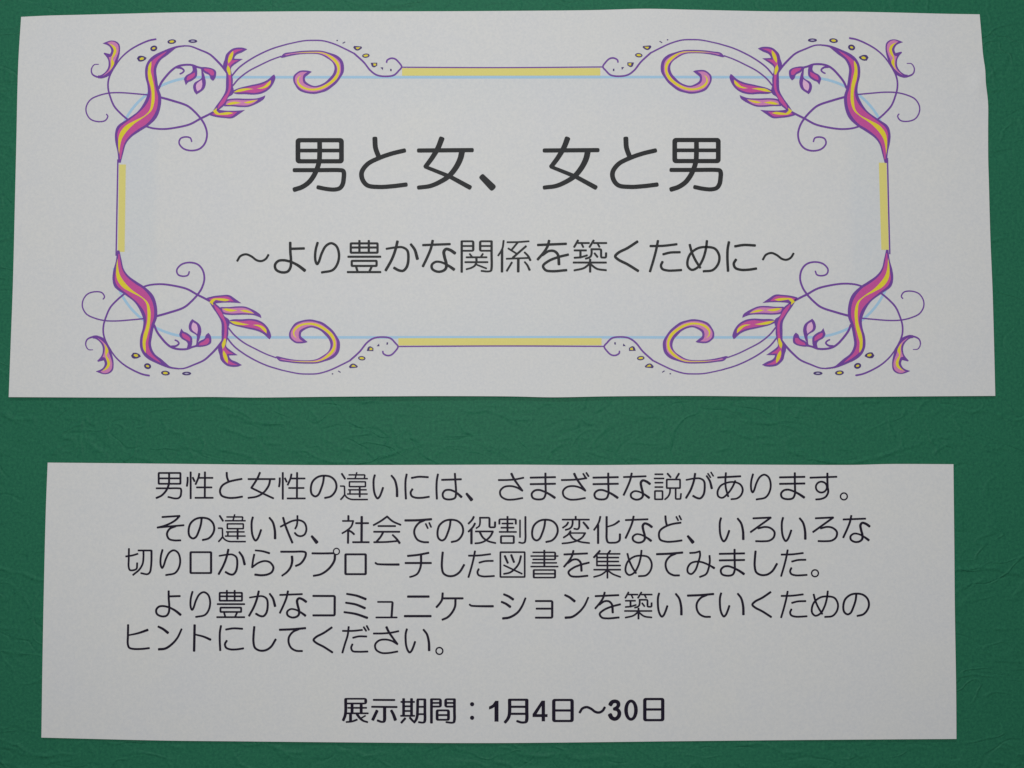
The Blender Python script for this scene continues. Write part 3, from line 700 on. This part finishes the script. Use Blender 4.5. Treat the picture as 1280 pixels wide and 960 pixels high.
# leaf-like things: name, [(colour, frame, outline), ...]
SHAPES = [
    ('ribbon', [('purple', 'A', '700 134 640 142 560 172 508 198 476 228 457 270 456 330 468 380 470 430 452 480 412 540 348 588 285 633 270 680 272 730 285 790 291 857 305 857 320 800 337 742 368 702 425 662 472 632 524 582 548 520 553 450 538 400 528 340 524 280 547 230 592 195 622 170 645 153 700 143'),
                ('magenta', 'A', '590 172 545 196 502 228 484 252 470 300 474 350 485 400 487 440 470 488 425 542 360 594 302 640 285 680 289 730 296 775 300 835 306 835 314 790 330 735 358 695 412 652 460 622 503 575 528 520 534 450 520 400 511 340 508 280 528 232 572 190'),
                ('yellow', 'B4', '385 110 364 145 357 190 361 250 378 310 387 370 384 440 372 500 335 543 250 588 180 628 138 680 123 730 121 790 128 858 136 790 152 730 187 676 250 612 335 553 386 507 409 440 411 370 406 310 391 240 381 190 385 140')]),
    ('leaf', [('purple', 'B3', '150 245 220 215 320 188 420 205 485 265 497 390 470 530 430 640 385 740 355 800 310 880 270 855 210 915 140 945 60 940 60 885 110 880 190 830 245 760 268 690 262 580 225 510 170 450 185 430 300 458 322 390 290 312 230 272'),
              ('pink', 'B3', '240 236 320 207 400 224 458 280 470 390 438 500 395 600 372 680 328 760 280 812 220 858 150 902 205 850 265 790 300 720 302 620 272 520 315 512 350 460 372 390 335 308 275 256'),
              ('yellow', 'B3', '275 250 340 270 405 320 428 400 398 480 352 555 384 640 330 740 285 795 318 700 322 600 335 520 362 440 372 380 330 300')]),
    ('petal', [('purple', 'B5', '650 170 720 185 732 250 722 340 640 410 590 430 550 478 532 420 522 380 560 320 630 280 660 240'),
               ('magenta', 'B5', '698 272 692 330 620 385 572 405 562 392 577 345 632 308')]),
    ('petal', [('purple', 'B5', '795 210 835 280 856 350 870 450 838 540 720 626 685 580 667 500 690 440 798 365 800 290'),
               ('palepink', 'B5', '806 390 814 470 790 540 734 576 714 520 722 460')]),
    ('petal', [('purple', 'B5', '700 160 780 186 870 188 980 213 1030 250 1034 310 1017 370 985 408 945 375 925 320 850 280 795 225'),
               ('magenta', 'B5', '838 213 900 215 975 235 1003 280 996 322 958 320 918 280 850 240')]),
    ('sprig', [('purple', 'B6', '85 905 150 800 215 710 262 620 270 500 270 400 235 310 255 240 270 185 310 140 350 112 410 99 480 102 525 120 460 157 400 182 372 215 368 232 472 235 400 282 347 322 330 345 342 430 352 480 350 560 362 600 352 655 300 692 272 740 247 792 200 832 165 860'),
               ('magenta', 'B6', '285 320 292 250 302 192 340 147 390 124 478 121 400 153 352 193 345 252 420 250 352 290 322 325 330 450 326 600 292 682 250 760 182 825 168 838 178 800 240 700 290 628 303 555 300 450 290 385'),
               ('yellow', 'B6', '357 138 356 190 332 250 300 292 294 250 320 180'), ('yellow', 'B6', '292 308 322 360 326 428 306 430 278 360')]),
    ('leaf', [('purple', 'B6', '345 640 350 615 420 585 560 550 690 520 770 483 830 430 847 420 862 455 837 530 780 602 700 647 610 662 500 657 400 656'),
              ('magenta', 'B6', '365 632 430 603 560 569 700 540 770 510 812 485 802 540 760 590 690 626 610 642 510 634 440 636'),
              ('yellow', 'B6', '358 637 420 600 510 587 600 595 520 610 430 630'), ('yellow', 'B6', '640 590 720 565 770 522 807 488 802 532 760 572 700 592')]),
    ('leaf', [('purple', 'B6', '240 745 290 718 380 708 520 711 640 706 700 688 740 670 727 710 680 746 610 782 540 807 440 810 350 802 250 802 232 772'),
              ('pink', 'B6', '285 745 370 727 500 730 655 722 600 765 530 790 430 791 340 785 265 785'),
              ('yellow', 'B6', '272 781 320 757 380 747 455 762 380 776 320 786'), ('yellow', 'B6', '478 760 540 742 652 724 600 750 540 768')]),
    ('leaf', [('purple', 'B6', '150 828 185 843 270 854 400 854 497 846 430 892 345 944 250 942 160 932 80 912 100 878'),
              ('magenta', 'B6', '120 885 200 880 300 873 405 869 335 923 240 923 160 912 105 898'),
              ('yellow', 'B6', '113 860 162 820 156 855 190 888 240 878 310 871 357 885 300 901 220 906 150 898')]),
    ('curl', [('purple', 'B7', '130 388 190 330 300 312 400 298 540 289 740 291 860 320 985 365 1055 430 1081 500 1079 610 1040 682 975 772 900 837 820 892 720 922 640 937 520 924 410 882 350 802 324 740 329 670 370 624 430 589 560 591 602 605 550 647 502 690 507 745 560 788 640 818 720 803 800 763 868 698 917 640 942 560 932 500 898 450 830 402 760 362 690 342 600 337 480 340 370 352 250 375 150 397'),
              ('pink', 'B7', '190 352 300 331 450 316 580 310 740 310 850 343 960 400 1020 460 1037 540 1032 620 982 712 900 792 800 862 700 898 620 907 520 896 430 856 370 790 350 740 356 680 388 640 440 612 535 611 482 650 467 700 480 770 560 820 650 840 740 822 840 772 920 702 967 630 977 560 960 500 910 442 830 378 740 338 680 327 600 326 450 329 300 343 220 360'),
              ('yellow', 'B7', '330 326 500 312 640 310 760 318 870 355 960 420 1010 490 1022 560 1010 640 970 720 890 790 790 850 700 880 620 888 520 875 440 845 390 790 380 740 398 690 450 655 410 700 405 750 440 800 520 845 620 858 720 840 820 790 900 730 950 670 985 600 985 540 950 470 880 400 800 345 720 326 640 320 500 322')]),
    ('dot', [('navy', 'B3', '833 545 870 498 950 494 1027 530 1010 563 930 604 870 603'), ('yellow', 'B3', '885 552 928 523 978 533 962 567 900 578')]),
    ('dot', [('navy', 'B8', '408 255 425 234 540 243 550 265 500 301 460 305 430 287'), ('yellow', 'B8', '448 258 524 256 482 286 462 282')]),
    ('dot', [('navy', 'B8', '686 503 792 501 792 547 740 575 708 562'), ('yellow', 'B8', '728 514 776 518 772 546 735 553')]),
    ('dot', [('navy', 'B8', '842 576 887 576 880 618')]),
    ('dot', [('navy', 'B8', '998 598 1022 603 1022 638 998 634')]),
    ('dot', [('navy', 'B8', '233 188 275 163 284 174 247 198')]),
]
DOTS = [('B3', 1170, 343, 72, 56, -.3, 34, 20, 'yellow'), ('A', 618, 113, 27, 14, -.1, 15, 7, 'yellow'), ('A', 747, 110, 28, 11, 0, 13, 4, 'greylilac'),
        ('B8', 610, 389, 60, 34, -.1, 38, 17, 'yellow'), ('B8', 152, 147, 13, 10, 0, 0, 0, '')]

CORN = [((108.3, 137.7), (502.3, 84.6), False, 'upper left scroll ornament'), ((1149.3, 136.8), (753.4, 84.6), True, 'upper right scroll ornament'),
        ((103.4, 380.3), (497.8, 433.3), True, 'lower left scroll ornament'), ((1154.3, 379.6), (755.0, 433.2), False, 'lower right scroll ornament')]
for curl, hook, flip, lab in CORN:
    tf = corner_tf(curl, hook)
    k = Ink(h_title, 6, tf, flip)
    for fr, w0, w1, s in VINE: k.stroke(cat(fp(fr, s), 1.4), w0 * 1.1 + .1, w1 * 1.1 + .1, 1, ext=.7, sq=2.2)
    vine = k.build('scroll_ornament', 'purple', title_sheet)
    for name, parts in SHAPES:
        base = None
        for li, (c, fr, s) in enumerate(parts):
            k = Ink(h_title, (11 if c != 'yellow' else 13) if li else 9.2, tf, flip)
            k.poly(soft_poly(fp(fr, s)))
            if base is None: acc = []
            acc.append((k, c))
            base = 1
        # one mesh, one slot per ink
        vs, fs, mi = [], [], []
        me_m = []
        for kk, c in acc:
            if c not in me_m: me_m.append(c)
            o_ = len(vs); vs += kk.v
            for f in kk.f: fs.append(tuple(i + o_ for i in f)); mi.append(me_m.index(c))
        o = link(name, vs, fs, M[me_m[0]], vine)
        for c in me_m[1:]: o.data.materials.append(M[c])
        for pl, i in zip(o.data.polygons, mi): pl.material_index = i
    for fr, cx, cy, rx, ry, rot, ix, iy, c in DOTS:
        ox, oy, zo = FR[fr]
        k = Ink(h_title, 9.2, tf, flip); k.poly(ell(cx / zo + ox, cy / zo + oy, rx / zo, ry / zo, rot, 16))
        vs, fs = list(k.v), list(k.f); n0 = len(fs)
        if ix:
            k2 = Ink(h_title, 12, tf, flip); k2.poly(ell(cx / zo + ox, cy / zo + oy, ix / zo, iy / zo, rot, 12))
            fs += [tuple(i + len(vs) for i in f) for f in k2.f]; vs += k2.v
        o = link('dot', vs, fs, M['navy'], vine)
        if ix:
            o.data.materials.append(M[c])
            for pl in o.data.polygons[n0:]: pl.material_index = 1

def bar(name, m, quad, level):
    k = Ink(h_title, level)
    (a, b, c, d) = quad      # a-b one long side, d-c the other
    n = max(1, int(max(math.dist(a, b), 1) / 3))
    A = [(a[0] + (b[0] - a[0]) * i / n, a[1] + (b[1] - a[1]) * i / n) for i in range(n + 1)]
    B = [(d[0] + (c[0] - d[0]) * i / n, d[1] + (c[1] - d[1]) * i / n) for i in range(n + 1)]
    k.strip(B, A); return k.build(name, m, title_sheet)
bar('frame_bar', 'paleyellow', [(502.8, 85.9), (750.2, 86), (750.2, 95.2), (502.8, 95.4)], 4)
bar('frame_bar', 'paleyellow', [(498.2, 422.9), (751.8, 422.9), (751.8, 431.8), (498.2, 432)], 4)
bar('frame_bar', 'paleyellow', [(158.3, 206.3), (156.6, 315.2), (148.2, 315.2), (149.8, 206.3)], 4)
bar('frame_bar', 'paleyellow', [(1107.5, 203.7), (1110.3, 312.6), (1101, 312.6), (1098, 203.7)], 4)
def rule(name, m, pts, w, level):
    k = Ink(h_title, level); k.stroke(cat(pts, 2), w, w, 1, ext=.1); return k.build(name, m, title_sheet)
rule('frame_rule', 'purple', [(502.3, 84.8), (630, 85.3), (753.2, 84.6)], 1.5, 7)
rule('frame_rule', 'purple', [(498, 433.3), (630, 432.7), (755, 433.2)], 1.6, 7)
rule('frame_rule', 'purple', [(148.4, 200), (147.2, 260), (146, 320)], 1.8, 7)
rule('frame_rule', 'purple', [(1108.8, 198), (1110, 255), (1111.5, 318)], 1.8, 7)
# pale blue outline: two long straights with their quarter-ellipse ends
def blue(y, x0, x1, cy, ry, rl, rr_, sgn):
    pts = []
    for i in range(24):
        t = R(4 + 86 * i / 23); pts.append((x0 - rl * math.cos(t), cy - sgn * ry * math.sin(t)))
    n = 200
    for i in range(1, n): pts.append((x0 + (x1 - x0) * i / n, y))
    for i in range(24):
        t = R(90 - 86 * i / 23); pts.append((x1 + rr_ * math.cos(t), cy - sgn * ry * math.sin(t)))
    k = Ink(h_title, 2); k.stroke(pts, 3.3, 3.3, 1, ext=.2); return k.build('frame_outline', 'blue', title_sheet)
blue(97.2, 250, 1008, 190.2, 93, 102, 101, 1)
blue(421.9, 246, 1012, 328.9, 93, 103, 101, -1)
